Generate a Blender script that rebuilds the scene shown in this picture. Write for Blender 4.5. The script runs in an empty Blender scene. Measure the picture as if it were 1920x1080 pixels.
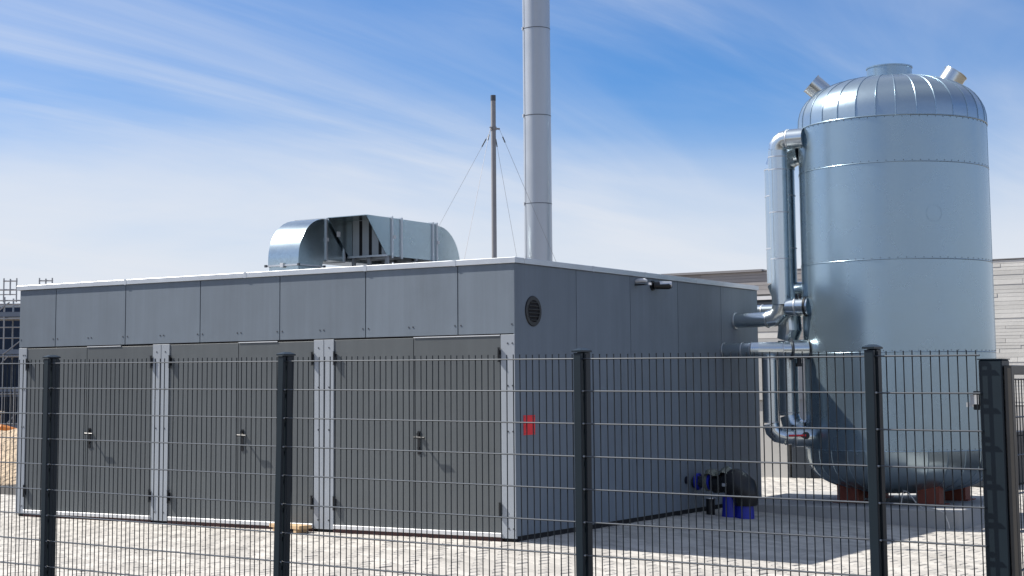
import bpy, bmesh, math, random
from mathutils import Vector, Matrix
random.seed(7)
R = math.radians
scene = bpy.context.scene
C = scene.collection

# ------------------------------------------------------------------ camera
FPX, CYP = 2996.201, 422.114
YAW, PITCH, ROLL = -0.55897, 0.10010, -0.00858
CAM = Vector((9.3054, -14.919, 1.65))
fw = Vector((math.sin(YAW)*math.cos(PITCH), math.cos(YAW)*math.cos(PITCH), math.sin(PITCH)))
rt = Vector((math.cos(YAW), -math.sin(YAW), 0)); up = rt.cross(fw)
rt2 = rt*math.cos(ROLL)+up*math.sin(ROLL); up2 = -rt*math.sin(ROLL)+up*math.cos(ROLL)
cam = bpy.data.cameras.new('camera'); co = bpy.data.objects.new('camera', cam); C.objects.link(co)
m = Matrix((rt2, up2, -fw)).transposed().to_4x4(); m.translation = CAM
co.matrix_world = m
cam.sensor_width = 36; cam.sensor_fit = 'HORIZONTAL'; cam.lens = FPX/1920*36
cam.shift_y = (CYP-540)/1920; cam.clip_start = .1; cam.clip_end = 3000
scene.camera = co
def depth_px(p):
    d = Vector(p)-CAM; z = d.dot(fw)
    return z, 960+FPX*d.dot(rt2)/z, CYP-FPX*d.dot(up2)/z

# ------------------------------------------------------------------ sun, sky, exposure
SUN_DIR = Vector((1, .26, -1.07)).normalized()
sl = bpy.data.lights.new('sun', 'SUN'); sl.energy = 5.0; sl.angle = R(.5); sl.color = (1, .95, .88)
so = bpy.data.objects.new('sun', sl); C.objects.link(so); so.rotation_euler = SUN_DIR.to_track_quat('-Z', 'Y').to_euler()
w = bpy.data.worlds.new('World'); scene.world = w; w.use_nodes = True
nt = w.node_tree; nt.nodes.clear()
def N(t, typ, **kw):
    n = t.nodes.new(typ)
    for k, v in kw.items(): setattr(n, k, v)
    return n
out = N(nt, 'ShaderNodeOutputWorld'); bg = N(nt, 'ShaderNodeBackground')
sky = N(nt, 'ShaderNodeTexSky', sky_type='NISHITA', sun_disc=False)
sky.sun_elevation = math.asin(-SUN_DIR.z); sky.sun_rotation = math.atan2(-SUN_DIR.x, -SUN_DIR.y)
sky.air_density = 1.0; sky.dust_density = .3; sky.ozone_density = 3.0; sky.altitude = 300
bg.inputs[1].default_value = .05
tc = N(nt, 'ShaderNodeTexCoord'); sep = N(nt, 'ShaderNodeSeparateXYZ'); nt.links.new(tc.outputs['Generated'], sep.inputs[0])
def MA(t, op, a, b=None, clamp=False):
    n = N(t, 'ShaderNodeMath', operation=op, use_clamp=clamp)
    for i, v in enumerate((a, b)):
        if v is None: continue
        if hasattr(v, 'node'): t.links.new(v, n.inputs[i])
        else: n.inputs[i].default_value = v
    return n.outputs[0]
zz = MA(nt, 'ADD', MA(nt, 'MAXIMUM', sep.outputs[2], 0.0), .16)
cx_ = MA(nt, 'DIVIDE', sep.outputs[0], zz); cy_ = MA(nt, 'DIVIDE', sep.outputs[1], zz)
cmb = N(nt, 'ShaderNodeCombineXYZ'); nt.links.new(cx_, cmb.inputs[0]); nt.links.new(cy_, cmb.inputs[1])
def cirrus(rot, sc, loc, scale, detail, rough, lo, hi, dist=0.6):
    vr = N(nt, 'ShaderNodeVectorRotate', rotation_type='Z_AXIS'); nt.links.new(cmb.outputs[0], vr.inputs['Vector']); vr.inputs['Angle'].default_value = R(rot)
    mp = N(nt, 'ShaderNodeMapping'); nt.links.new(vr.outputs[0], mp.inputs[0])
    mp.inputs['Scale'].default_value = sc; mp.inputs['Location'].default_value = loc
    nz = N(nt, 'ShaderNodeTexNoise'); nt.links.new(mp.outputs[0], nz.inputs['Vector'])
    nz.inputs['Scale'].default_value = scale; nz.inputs['Detail'].default_value = detail
    nz.inputs['Roughness'].default_value = rough; nz.inputs['Distortion'].default_value = dist
    mr = N(nt, 'ShaderNodeMapRange', interpolation_type='SMOOTHSTEP'); nt.links.new(nz.outputs[0], mr.inputs[0])
    mr.inputs[1].default_value = lo; mr.inputs[2].default_value = hi
    return mr.outputs[0]
c1 = cirrus(-77, (.30, 1.5, 1), (3.1, 1.4, 0), 1.1, 8, .56, .41, .83, .9)
c2 = cirrus(-60, (.35, .8, 1), (7.3, 2.2, 4), .8, 6, .52, .30, .80, .5)
cl = MA(nt, 'ADD', MA(nt, 'MULTIPLY', c1, .62), MA(nt, 'MULTIPLY', c2, .62), True)
# milky haze and low cloud towards the horizon, uneven along its upper edge
wob = cirrus(-77, (.5, .9, 1), (1.7, 5.2, 2), 1.1, 6, .55, .25, .75, .5)
hz = MA(nt, 'ADD', sep.outputs[2], MA(nt, 'MULTIPLY', MA(nt, 'SUBTRACT', wob, .5), -.055))
veil = N(nt, 'ShaderNodeMapRange', interpolation_type='SMOOTHSTEP'); nt.links.new(hz, veil.inputs[0])
veil.inputs[1].default_value = .06; veil.inputs[2].default_value = .20; veil.inputs[3].default_value = .95; veil.inputs[4].default_value = 0
inv = MA(nt, 'MULTIPLY', MA(nt, 'SUBTRACT', 1., cl), MA(nt, 'SUBTRACT', 1., veil.outputs[0]))
cl2 = MA(nt, 'SUBTRACT', 1., inv, True)
mix = N(nt, 'ShaderNodeMixRGB'); nt.links.new(cl2, mix.inputs[0]); 
tint = N(nt, 'ShaderNodeMixRGB', blend_type='MULTIPLY'); tint.inputs[0].default_value = 1; nt.links.new(sky.outputs[0], tint.inputs[1])
tint.inputs[2].default_value = (.53, 1.03, 1.57, 1); nt.links.new(tint.outputs[0], mix.inputs[1])
mix.inputs[2].default_value = (9.5, 9.95, 10.8, 1)
nt.links.new(mix.outputs[0], bg.inputs[0]); nt.links.new(bg.outputs[0], out.inputs[0])
vs = scene.view_settings; vs.view_transform = 'Standard'; vs.look = 'None'; vs.gamma = 1; vs.use_curve_mapping = False
vs.exposure = .7
scene.cycles.max_bounces = 6

# ------------------------------------------------------------------ materials
def mat(name, col, rough=.6, metal=0., var=.12, vscale=3., bump=0., bscale=40., spec=.5, stain=0., rnd=0., island=False, bdist=.01, rvar=0., streak=0.):
    M = bpy.data.materials.new(name); M.use_nodes = True; t = M.node_tree
    p = t.nodes['Principled BSDF']
    p.inputs['Roughness'].default_value = rough; p.inputs['Metallic'].default_value = metal
    p.inputs['Specular IOR Level'].default_value = spec
    tc = N(t, 'ShaderNodeTexCoord')
    nz = N(t, 'ShaderNodeTexNoise'); nz.inputs['Scale'].default_value = vscale; nz.inputs['Detail'].default_value = 6
    t.links.new(tc.outputs['Object'], nz.inputs['Vector'])
    f = MA(t, 'ADD', MA(t, 'MULTIPLY', MA(t, 'SUBTRACT', nz.outputs[0], .5), 2*var), 1.)
    if stain:
        n2 = N(t, 'ShaderNodeTexNoise'); n2.inputs['Scale'].default_value = vscale*.3; n2.inputs['Detail'].default_value = 8; n2.inputs['Roughness'].default_value = .65
        t.links.new(tc.outputs['Object'], n2.inputs['Vector'])
        mr = N(t, 'ShaderNodeMapRange'); t.links.new(n2.outputs[0], mr.inputs[0])
        mr.inputs[1].default_value = .5; mr.inputs[2].default_value = .72; mr.inputs[3].default_value = 1; mr.inputs[4].default_value = 1-stain
        f = MA(t, 'MULTIPLY', f, mr.outputs[0])
    if streak:
        mp_ = N(t, 'ShaderNodeMapping'); t.links.new(tc.outputs['Object'], mp_.inputs[0]); mp_.inputs['Scale'].default_value = (9, 9, .55)
        n3 = N(t, 'ShaderNodeTexNoise'); n3.inputs['Scale'].default_value = 1.; n3.inputs['Detail'].default_value = 7; n3.inputs['Roughness'].default_value = .62
        t.links.new(mp_.outputs[0], n3.inputs['Vector'])
        f = MA(t, 'MULTIPLY', f, MA(t, 'ADD', MA(t, 'MULTIPLY', MA(t, 'SUBTRACT', n3.outputs[0], .5), 2.6*streak), 1.))
    if rnd:
        if island: r_ = N(t, 'ShaderNodeNewGeometry').outputs['Random Per Island']
        else: r_ = N(t, 'ShaderNodeObjectInfo').outputs['Random']
        f = MA(t, 'MULTIPLY', f, MA(t, 'ADD', MA(t, 'MULTIPLY', MA(t, 'SUBTRACT', r_, .5), 2*rnd), 1.))
    vm = N(t, 'ShaderNodeVectorMath', operation='SCALE'); vm.inputs[0].default_value = col[:3]; t.links.new(f, vm.inputs['Scale'])
    t.links.new(vm.outputs[0], p.inputs['Base Color'])
    if rvar:
        t.links.new(MA(t, 'ADD', MA(t, 'MULTIPLY', MA(t, 'SUBTRACT', nz.outputs[0], .5), 2*rvar), rough, True), p.inputs['Roughness'])
    if bump:
        nb = N(t, 'ShaderNodeTexNoise'); nb.inputs['Scale'].default_value = bscale; nb.inputs['Detail'].default_value = 4
        t.links.new(tc.outputs['Object'], nb.inputs['Vector'])
        b = N(t, 'ShaderNodeBump'); b.inputs['Strength'].default_value = bump; b.inputs['Distance'].default_value = bdist
        t.links.new(nb.outputs[0], b.inputs['Height']); t.links.new(b.outputs[0], p.inputs['Normal'])
    return M
def spangle(name, col, rough, amt=.18, scale=28., bump=.08, bscale=2.5, rnd=.0):
    M = mat(name, col, rough, 1., .06, 1.5, bump, bscale, bdist=.02, rvar=.06, rnd=rnd); t = M.node_tree; p = t.nodes['Principled BSDF']
    v = N(t, 'ShaderNodeTexVoronoi'); v.inputs['Scale'].default_value = scale
    tc = N(t, 'ShaderNodeTexCoord'); t.links.new(tc.outputs['Object'], v.inputs['Vector'])
    sp = N(t, 'ShaderNodeSeparateColor'); t.links.new(v.outputs['Color'], sp.inputs[0])
    f = MA(t, 'ADD', MA(t, 'MULTIPLY', MA(t, 'SUBTRACT', sp.outputs[0], .5), amt), 1.)
    old = p.inputs['Base Color'].links[0].from_socket
    vm = N(t, 'ShaderNodeVectorMath', operation='SCALE'); t.links.new(old, vm.inputs[0]); t.links.new(f, vm.inputs['Scale'])
    t.links.new(vm.outputs[0], p.inputs['Base Color'])
    return M
M = {}
M['fascia'] = mat('fibre_cement_grey', (.150, .183, .220), .62, 0, .10, 2.2, .15, 220, bdist=.001, stain=.12, rnd=.08, streak=.14)
M['door'] = mat('door_grey', (.096, .107, .112), .5, 0, .10, 3, .1, 300, bdist=.001, rnd=.05, stain=.10, streak=.12)
M['pilaster'] = mat('pilaster_grey', (.32, .35, .385), .55, 0, .07, 3, stain=.08)
M['core'] = mat('joint_black', (.012, .012, .014), .8)
M['alu'] = mat('raw_aluminium', (.62, .64, .66), .42, .85, .08, 4, .05, 8, rvar=.08, stain=.12)
M['alubright'] = mat('sill_aluminium', (.62, .63, .64), .5, .35, .06, 6, stain=.06)
M['roof'] = mat('roof_membrane', (.16, .16, .17), .8, 0, .15, 2)
M['black'] = mat('black_plastic', (.008, .009, .011), .4, 0, .1, 6)
M['screw'] = mat('screw_steel', (.10, .105, .115), .4, .6)
M['brass'] = mat('handle_metal', (.55, .5, .4), .3, .9)
M['red'] = mat('red_sign', (.85, .025, .035), .45, 0, .25, 14, stain=.25)
M['fence'] = mat('powder_coat_anthracite', (.008, .018, .026), .42, 0, .2, 8, .05, 200, bdist=.001, spec=.4)
M['wire'] = mat('powder_coat_wire', (.010, .016, .022), .5, 0, .2, 8, spec=.3)
M['wire_glint'] = mat('powder_coat_glint', (.10, .11, .12), .36, .5, .1, 8, spec=1.)  # same coat as the upright wires, paler so sun glint is in the colour
M['gate'] = mat('gate_coat', (.06, .055, .048), .4, 0, .12, 6, spec=.5, stain=.2)
M['tank'] = spangle('tank_sheet', (.33, .43, .50), .27, .03, 60, .25, 1.1, rnd=.05)
M['gore'] = spangle('tank_gore_sheet', (.38, .47, .53), .28, .03, 60, .25, 2.0, rnd=.05)
M['pipe'] = spangle('pipe_sheet', (.60, .66, .69), .24, .04, 60, .06, 4)
M['duct'] = spangle('galvanised_duct', (.46, .54, .57), .25, .10, 34, .12, 2.2)
M['baffle'] = mat('baffle_sheet', (.46, .5, .51), .5, .2, .1, 6)
M['zinc'] = mat('zinc_sheet', (.26, .29, .30), .5, .3, .15, 6)
M['chimney'] = mat('chimney_steel', (.48, .50, .52), .38, .7, .09, 2, .08, 1.5, rvar=.08, stain=.1, streak=.06)
M['mast'] = mat('galvanised_mast', (.30, .29, .29), .55, .55, .15, 8)
M['rust'] = mat('red_oxide', (.20, .05, .028), .65, 0, .2, 9, stain=.25)
M['threshold'] = mat('threshold_steel', (.05, .016, .014), .6, 0, .2, 6)
M['concrete'] = mat('pad_concrete', (.36, .36, .35), .85, 0, .12, 5, .4, 60, stain=.22)
M['paver'] = mat('paver_concrete', (.42, .40, .365), .85, 0, .16, 20, .3, 150, rnd=.16, stain=.12, bdist=.002)
M['paver_far'] = mat('paver_concrete_far', (.42, .40, .365), .85, 0, .16, 4, .3, 150, rnd=.16, stain=.22, island=True, bdist=.002)
M['joint'] = mat('joint_sand', (.05, .046, .04), .95, 0, .2, 30)
M['soil'] = mat('bare_earth', (.16, .13, .095), .95, 0, .3, .6, .6, 5, bdist=.1)
M['mound'] = mat('mound_gravel', (.42, .33, .23), .95, 0, .35, 2.5, .8, 9, bdist=.15)
M['blue'] = mat('pump_blue', (.008, .02, .34), .4, 0, .15, 10)
M['film'] = mat('plastic_film', (.13, .14, .11), .3, 0, .2, 12)
M['wood'] = mat('raw_timber', (.52, .36, .2), .75, 0, .2, 14)
M['plank'] = mat('hall_plank', (.68, .67, .63), .85, 0, .14, 1.2, .3, 12, rnd=.10)
M['plankdark'] = mat('hall_plank_weathered', (.36, .34, .33), .85, 0, .16, 1.2, .3, 12, rnd=.13)
M['hallcore'] = mat('hall_joint', (.13, .13, .13), .9)
M['render'] = mat('pale_render', (.45, .44, .42), .9, 0, .08, 2, stain=.1)
M['navy'] = mat('dark_steel', (.022, .03, .042), .5, 0, .15, 2)
M['glass'] = mat('dark_glass', (.03, .035, .045), .12, 0, .1, 2, spec=.8)
M['white'] = mat('white_metal', (.75, .75, .75), .5)
M['net'] = mat('navy_netting', (.018, .035, .07), .8, 0, .25, 1.5)
M['steel'] = mat('scaffold_steel', (.33, .34, .35), .45, .6)
M['deck'] = mat('scaffold_deck', (.16, .2, .26), .8, 0, .2, 3)
M['orange'] = mat('machine_orange', (.62, .22, .045), .5, 0, .15, 5)
M['cream'] = mat('machine_cream', (.72, .62, .45), .5, 0, .15, 5)
M['brick'] = mat('pallet_block', (.5, .36, .2), .85, 0, .2, 4, rnd=.15)
M['hose'] = mat('hose_white', (.42, .42, .4), .5)

for k_ in ('tank', 'gore'): M[k_].node_tree.nodes['Principled BSDF'].inputs['Metallic'].default_value = .88

# ------------------------------------------------------------------ mesh helpers
class MB:
    def __init__(s): s.v = []; s.f = []
    def add(s, vs, fs):
        o = len(s.v); s.v += [tuple(v) for v in vs]; s.f += [tuple(i+o for i in f) for f in fs]; return s
    def box(s, x0, x1, y0, y1, z0, z1, mtx=None):
        vs = [Vector((x, y, z)) for z in (z0, z1) for y in (y0, y1) for x in (x0, x1)]
        if mtx: vs = [mtx @ v for v in vs]
        return s.add(vs, [(0, 2, 3, 1), (4, 5, 7, 6), (0, 1, 5, 4), (2, 6, 7, 3), (0, 4, 6, 2), (1, 3, 7, 5)])
    def prism(s, poly, axis, a, b):
        # poly of (u,v), extruded along axis between a and b
        def P(u, v, t): return {'x': (t, u, v), 'y': (u, t, v), 'z': (u, v, t)}[axis]
        n = len(poly)
        vs = [P(u, v, a) for u, v in poly]+[P(u, v, b) for u, v in poly]
        fs = [tuple(range(n)), tuple(range(2*n-1, n-1, -1))]+[(i, (i+1) % n, n+(i+1) % n, n+i) for i in range(n)]
        return s.add(vs, fs)
    def sweep(s, pts, rad, seg=20, caps=True):
        # tube through points with mitred corners; rad a number or a list
        pts = [Vector(p) for p in pts]; n = len(pts)
        rr = rad if isinstance(rad, (list, tuple)) else [rad]*n
        T = []
        for i in range(n):
            a = (pts[i]-pts[i-1]).normalized() if i else None
            b = (pts[i+1]-pts[i]).normalized() if i < n-1 else None
            T.append((a, b))
        t0 = T[0][1]; u = t0.orthogonal().normalized(); rings = []
        for i in range(n):
            a, b = T[i]; t = ((a or b)+(b or a)).normalized()
            base = a or b
            u = (u-base*u.dot(base)).normalized(); v = base.cross(u)
            ring = []
            for k in range(seg):
                th = 2*math.pi*k/seg; q = u*math.cos(th)*rr[i]+v*math.sin(th)*rr[i]
                q = q-base*(q.dot(t)/base.dot(t)); ring.append(pts[i]+q)
            rings.append(ring)
            if b: u = (u-b*u.dot(b)).normalized()
        vs = [p for r in rings for p in r]
        fs = [(i*seg+k, i*seg+(k+1) % seg, (i+1)*seg+(k+1) % seg, (i+1)*seg+k) for i in range(n-1) for k in range(seg)]
        if caps: fs += [tuple(range(seg-1, -1, -1)), tuple((n-1)*seg+k for k in range(seg))]
        return s.add(vs, fs)
    def lathe(s, prof, seg=48, a0=0., a1=2*math.pi, mtx=None):
        full = abs(a1-a0-2*math.pi) < 1e-6; na = seg if full else seg+1; n = len(prof)
        vs = [Vector((r*math.cos(a0+(a1-a0)*k/seg), r*math.sin(a0+(a1-a0)*k/seg), z)) for k in range(na) for r, z in prof]
        if mtx: vs = [mtx @ v for v in vs]
        fs = []
        for k in range(seg):
            k2 = (k+1) % na
            for i in range(n-1): fs.append((k*n+i, k2*n+i, k2*n+i+1, k*n+i+1))
        return s.add(vs, fs)
    def mesh(s, name, mt, sharp=35., smooth=True, bevel=0.):
        me = bpy.data.meshes.new(name); me.from_pydata(s.v, [], s.f)
        bm = bmesh.new(); bm.from_mesh(me)
        bmesh.ops.remove_doubles(bm, verts=bm.verts, dist=1e-6)
        bmesh.ops.recalc_face_normals(bm, faces=bm.faces)
        if bevel:
            bmesh.ops.bevel(bm, geom=list(bm.edges), offset=bevel, segments=1, affect='EDGES')
        for f in bm.faces: f.smooth = smooth
        lim = math.radians(sharp)
        for e in bm.edges:
            if len(e.link_faces) != 2 or e.calc_face_angle(0) > lim: e.smooth = False
        bm.to_mesh(me); bm.free(); me.materials.append(M[mt] if isinstance(mt, str) else mt)
        return me
def obj(name, me, parent=None, label=None, cat=None, group=None, kind=None, loc=None, rot=None):
    o = bpy.data.objects.new(name, me); C.objects.link(o)
    if parent: o.parent = parent
    if loc is not None: o.location = loc
    if rot is not None: o.rotation_euler = rot
    if label: o['label'] = label
    if cat: o['category'] = cat
    if group: o['group'] = group
    if kind: o['kind'] = kind
    return o
def thing(name, label, cat, loc=(0, 0, 0), rotz=0., group=None):
    return obj(name, None, None, label, cat, group, loc=loc, rot=(0, 0, rotz))
def bxo(name, b, mt, parent=None, bevel=0., **kw):
    return obj(name, MB().box(*b).mesh(name, mt, bevel=bevel), parent, **kw)
def arc(c, a, b, r, n=5):
    """corner c between directions a (incoming) and b (outgoing): points of a bend of radius r"""
    a = Vector(a).normalized(); b = Vector(b).normalized(); c = Vector(c); o = c-a*r+b*r
    return [o-b*r*math.cos(t*math.pi/2/n)+a*r*math.sin(t*math.pi/2/n) for t in range(n+1)]

# ------------------------------------------------------------------ ground and paving
def gz(x, y=0):
    return -.04 if x <= 0 else (-.04-.16*x/3.05 if x < 3.05 else -.2)
g = MB().box(-600, 600, -600, 900, -1.2, -.34)
obj('ground', g.mesh('ground', 'soil'), kind='structure')
X = [-14, -8, -4, 0, 1, 2, 3.05, 6, 14]
b = MB()
for i in range(len(X)-1):
    x0, x1 = X[i], X[i+1]
    b.add([(x0, -22, gz(x0)-.019), (x1, -22, gz(x1)-.019), (x1, 16, gz(x1)-.019), (x0, 16, gz(x0)-.019),
           (x0, -22, -.345), (x1, -22, -.345), (x1, 16, -.345), (x0, 16, -.345)],
          [(0, 1, 2, 3), (0, 4, 5, 1), (2, 6, 7, 3)])
b.add([(-14, -22, gz(-14)-.018), (-14, 16, gz(-14)-.018), (-14, 16, -.345), (-14, -22, -.345)], [(0, 1, 2, 3)])
b.add([(14, -22, gz(14)-.018), (14, 16, gz(14)-.018), (14, 16, -.345), (14, -22, -.345)], [(0, 1, 2, 3)])
yard = obj('yard_paving', b.mesh('yard_paving', 'joint'), kind='structure')
PL, PW = .28, .165
def paver_outline(d=0.):
    hl, hw, e = PL/2-.0055-d, PW/2-.0055-d, .011
    # double-T stone: wide ends, narrow waist
    return [(-hl, -hw-e), (-hl*.55, -hw-e), (-hl*.35, -hw+e), (hl*.35, -hw+e), (hl*.55, -hw-e), (hl, -hw-e),
            (hl, hw+e), (hl*.55, hw+e), (hl*.35, hw-e), (-hl*.35, hw-e), (-hl*.55, hw+e), (-hl, hw+e)]
def paver_geo():
    a, t = paver_outline(), paver_outline(.007); n = len(a)
    vs = [(x, y, -.02) for x, y in a]+[(x, y, -.005) for x, y in a]+[(x, y, 0) for x, y in t]
    fs = [tuple(2*n+i for i in range(n))]
    for l in (0, 1): fs += [(l*n+i, l*n+(i+1) % n, (l+1)*n+(i+1) % n, (l+1)*n+i) for i in range(n)]
    return vs, fs
pv, pf = paver_geo()
pmesh = MB().add(pv, pf).mesh('paver', 'paver', sharp=20, smooth=False)
prot = R(-10); cr, sr = math.cos(prot), math.sin(prot)
rng = random.Random(3); slots = []
for j in range(-150, 150):
    for i in range(-90, 90):
        u = (i+.5*(j % 2))*PL; v = j*PW
        x = cr*u-sr*v; y = sr*u+cr*v
        if not (-13.5 < x < 13.5 and -7.5 < y < 15.5): continue
        if -8.2 < x < -.13 and .1 < y < 6.9: continue
        if x < -8.2 and y > 3: continue
        if -.1 < x < 3.15 and 5.4 < y < 8.0: continue
        dz, px, py = depth_px((x, y, gz(x)))
        vis = -30 < px < 1950 and py < 1100
        if not vis: continue
        slots.append((dz, x, y, vis))
slots.sort()
near, mass = slots[:300], MB()
for k, (dz, x, y, vis) in enumerate(slots):
    z = gz(x)+rng.uniform(-.0025, .0025); rz = prot+rng.uniform(-.012, .012)+(math.pi if rng.random() < .5 else 0)
    tx, ty = rng.uniform(-.008, .008), rng.uniform(-.008, .008)
    slope = .16/3.05 if 0 < x < 3.05 else 0
    mt_ = Matrix.Translation((x, y, z)) @ Matrix.Rotation(slope, 4, 'Y') @ Matrix.Rotation(rz, 4, 'Z') @ Matrix.Rotation(tx, 4, 'X') @ Matrix.Rotation(ty, 4, 'Y')
    if k < 300:
        o = bpy.data.objects.new('paver', pmesh); C.objects.link(o); o.parent = yard; o.matrix_local = mt_
    else:
        mass.add([mt_ @ Vector(p) for p in pv], pf)
me = bpy.data.meshes.new('paver_field'); me.from_pydata(mass.v, [], mass.f); me.materials.append(M['paver_far'])
obj('paver_field', me, yard, kind='stuff')

# ------------------------------------------------------------------ the plant building
HL, HW, HT, HB = 7.96, 6.66, 3.0, 2.215
B = thing('utility_building', 'low flat-roofed grey panel building with three double doors and round vent', 'building')
bxo('core_wall', (-HL+.03, -.03, .03, HW-.03, -.3, 2.99), 'core', B)
bxo('roof', (-HL+.02, -.02, .02, HW-.02, 2.992, 3.03), 'roof', B)
g2 = .006
fx = [-HL, -7.252, -5.954, -4.651, -3.355, -2.054, -.755, 0]
def screws(parent, pts, axis):
    b = MB()
    for p in pts:
        q = Vector(p); n = Vector((0, -1, 0)) if axis == 'y' else Vector((1, 0, 0))
        b.sweep([q-n*.002, q+n*.004], [.011, .009], 8)
    obj('screws', b.mesh('screws', 'screw'), parent, kind='stuff')
for i in range(7):
    a, c = fx[i]+g2, fx[i+1]-g2
    o = bxo('fascia_panel', (a, c, 0, .022, HB+.008, 2.995), 'fascia', B, bevel=.0015)
    zs = HB+.11; pts = [(a+.035, 0, zs), (c-.035, 0, zs), ((a+c)/2-.03, 0, zs), ((a+c)/2+.03, 0, zs)]
    if c-a < 1: pts = pts[:2]
    screws(o, pts, 'y')
sy = [0, 1.367, 2.717, 4.051, 5.403, HW]
for i in range(5):
    a, c = sy[i]+(g2 if i else .001), sy[i+1]-(g2 if i < 4 else 0)
    o = bxo('side_panel', (-.022, 0, a, c, .02, 2.995), 'fascia', B, bevel=.0015)
for i in range(5):
    a, c = sy[i]+(g2 if i else .001), sy[i+1]-(g2 if i < 4 else 0)
    bxo('left_wall_panel', (-HL, -HL+.022, a+.024, c-.024, .02, 2.995), 'fascia', B)
for i in range(7):
    bxo('rear_panel', (fx[i]+g2+.024, fx[i+1]-g2-.024, HW-.022, HW, .02, 2.995), 'fascia', B)
pil = [(-7.955, -7.80), (-5.453, -5.165), (-2.821, -2.523), (-.185, -.004)]
for a, c in pil:
    o = bxo('pilaster', (a, c, -.004, .022, -.005, HB-.004), 'pilaster', B, bevel=.002)
    if c-a > .25: bxo('centre_joint', ((a+c)/2-.003, (a+c)/2+.003, -.0055, .0, .0, HB-.006), 'screw', o)
    xs = [a+.07, c-.07] if c-a > .25 else [a+.09, c-.03]
    screws(o, [(x_, -.004, z_) for x_ in xs for z_ in (HB-.1, 1.15, .1, 1.65)], 'y')
doors = [(-7.80, -6.649, -5.453), (-5.165, -4.013, -2.821), (-2.523, -1.371, -.185)]
def hinge_mesh():
    b = MB(); b.sweep([(0, -.024, -.07), (0, -.024, .07)], .012, 10)
    b.sweep([(0, -.024, -.08), (0, -.024, -.072)], .015, 10); b.sweep([(0, -.024, .072), (0, -.024, .08)], .015, 10)
    b.box(-.022, .022, -.014, .002, -.05, .05)
    return b.mesh('hinge', 'black')
hinge = hinge_mesh()
def handle_mesh():
    b = MB(); b.box(-.018, .018, -.008, .004, -.19, .07)
    b.sweep([(0, -.006, 0), (0, -.085, 0)], .011, 10)
    b.sweep([(-.012, -.083, 0), (.03, -.083, 0), (.135, -.083, -.002)], [.013, .011, .010], 10)
    b.sweep([(0, -.006, .038), (0, -.03, .038)], .018, 12)
    b.sweep([(0, -.006, -.12), (0, -.02, -.12)], .015, 12)
    return b.mesh('handle', 'black')
hmesh = handle_mesh()
plate = MB().box(-.016, .016, -.02, -.009, -.012, .05).mesh('lock_plate', 'brass')
for k, (a, mid, c) in enumerate(doors):
    for side, (p0, p1) in enumerate(((a+.006, mid-.004), (mid+.004, c-.006))):
        d = bxo('door_leaf', (p0, p1, .004, .026, .052, HB-.012-.006*side), 'door', B, bevel=.002)
        hx = p0+.012 if side == 0 else p1-.012
        for hz in (1.99, .30): obj('hinge', hinge, d, loc=(hx, .004, hz))
        if side == 1:
            h = obj('handle', hmesh, d, loc=(mid+.075, .004, 1.075))
            if k == 1: obj('lock_plate', plate, d, loc=(mid+.075, .004, 1.075), label='bright brass lock plate')
            bxo('sunlit_line_strip', (mid+.004, mid+.004+(.62 if k < 2 else 1.17), -.003, .004, HB-.016, HB-.004), 'alubright', d)  # thin bright strip shaped as the sunlit line along the door top
    bxo('sill', (a+.004, c-.004, -.018, .03, .004, .05), 'alubright', B, bevel=.003)
    bxo('threshold', (a+.002, c-.002, -.006, .03, -.3, .002), 'threshold', B)
# parapet cap in lengths
capx = [-HL-.05, -5.95, -3.9, -2.05, -.79, .022]
for i in range(5):
    o = bxo('parapet_cap', (capx[i]+.0012, capx[i+1]-.0012, -.02, .18, 2.999, 3.062), 'alu', B, bevel=.003)
    if i: bxo('joint_cover', (capx[i]-.02, capx[i]+.02, -.0225, .182, 2.997, 3.0645), 'alu', B)
cy2 = [.182, 1.75, 3.1, 4.6, HW+.02]
for i in range(4):
    bxo('parapet_cap', (-.16, .022, cy2[i]+.0012, cy2[i+1]-.0012, 2.999, 3.062), 'alu', B, bevel=.003)
    if i: bxo('joint_cover', (-.161, .0245, cy2[i]-.02, cy2[i]+.02, 2.997, 3.0645), 'alu', B)
bxo('parapet_cap', (-HL-.05, -HL+.14, .182, HW+.02, 2.999, 3.062), 'alu', B)
bxo('parapet_cap', (-HL+.142, -.162, HW-.16, HW+.02, 2.999, 3.062), 'alu', B)
# round louvred vent on the side wall
v = obj('round_vent', MB().lathe([(.125, 0), (.125, .014), (.165, .014), (.172, .006), (.172, 0)], 40, mtx=Matrix.Translation((0, .384, 2.478)) @ Matrix.Rotation(R(90), 4, 'Y')).mesh('round_vent', 'black'), B)
obj('vent_back', MB().sweep([(-.003, .384, 2.478), (.003, .384, 2.478)], .128, 32).mesh('vent_back', 'core'), v)
for k in range(6):
    zc = 2.478-.1+.04*k; hw = math.sqrt(max(.124**2-(zc-2.478)**2, .001))
    bxo('louvre', (.003, .02, .384-hw, .384+hw, -.004, .004), 'black', v, loc=(0, 0, zc))
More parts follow.
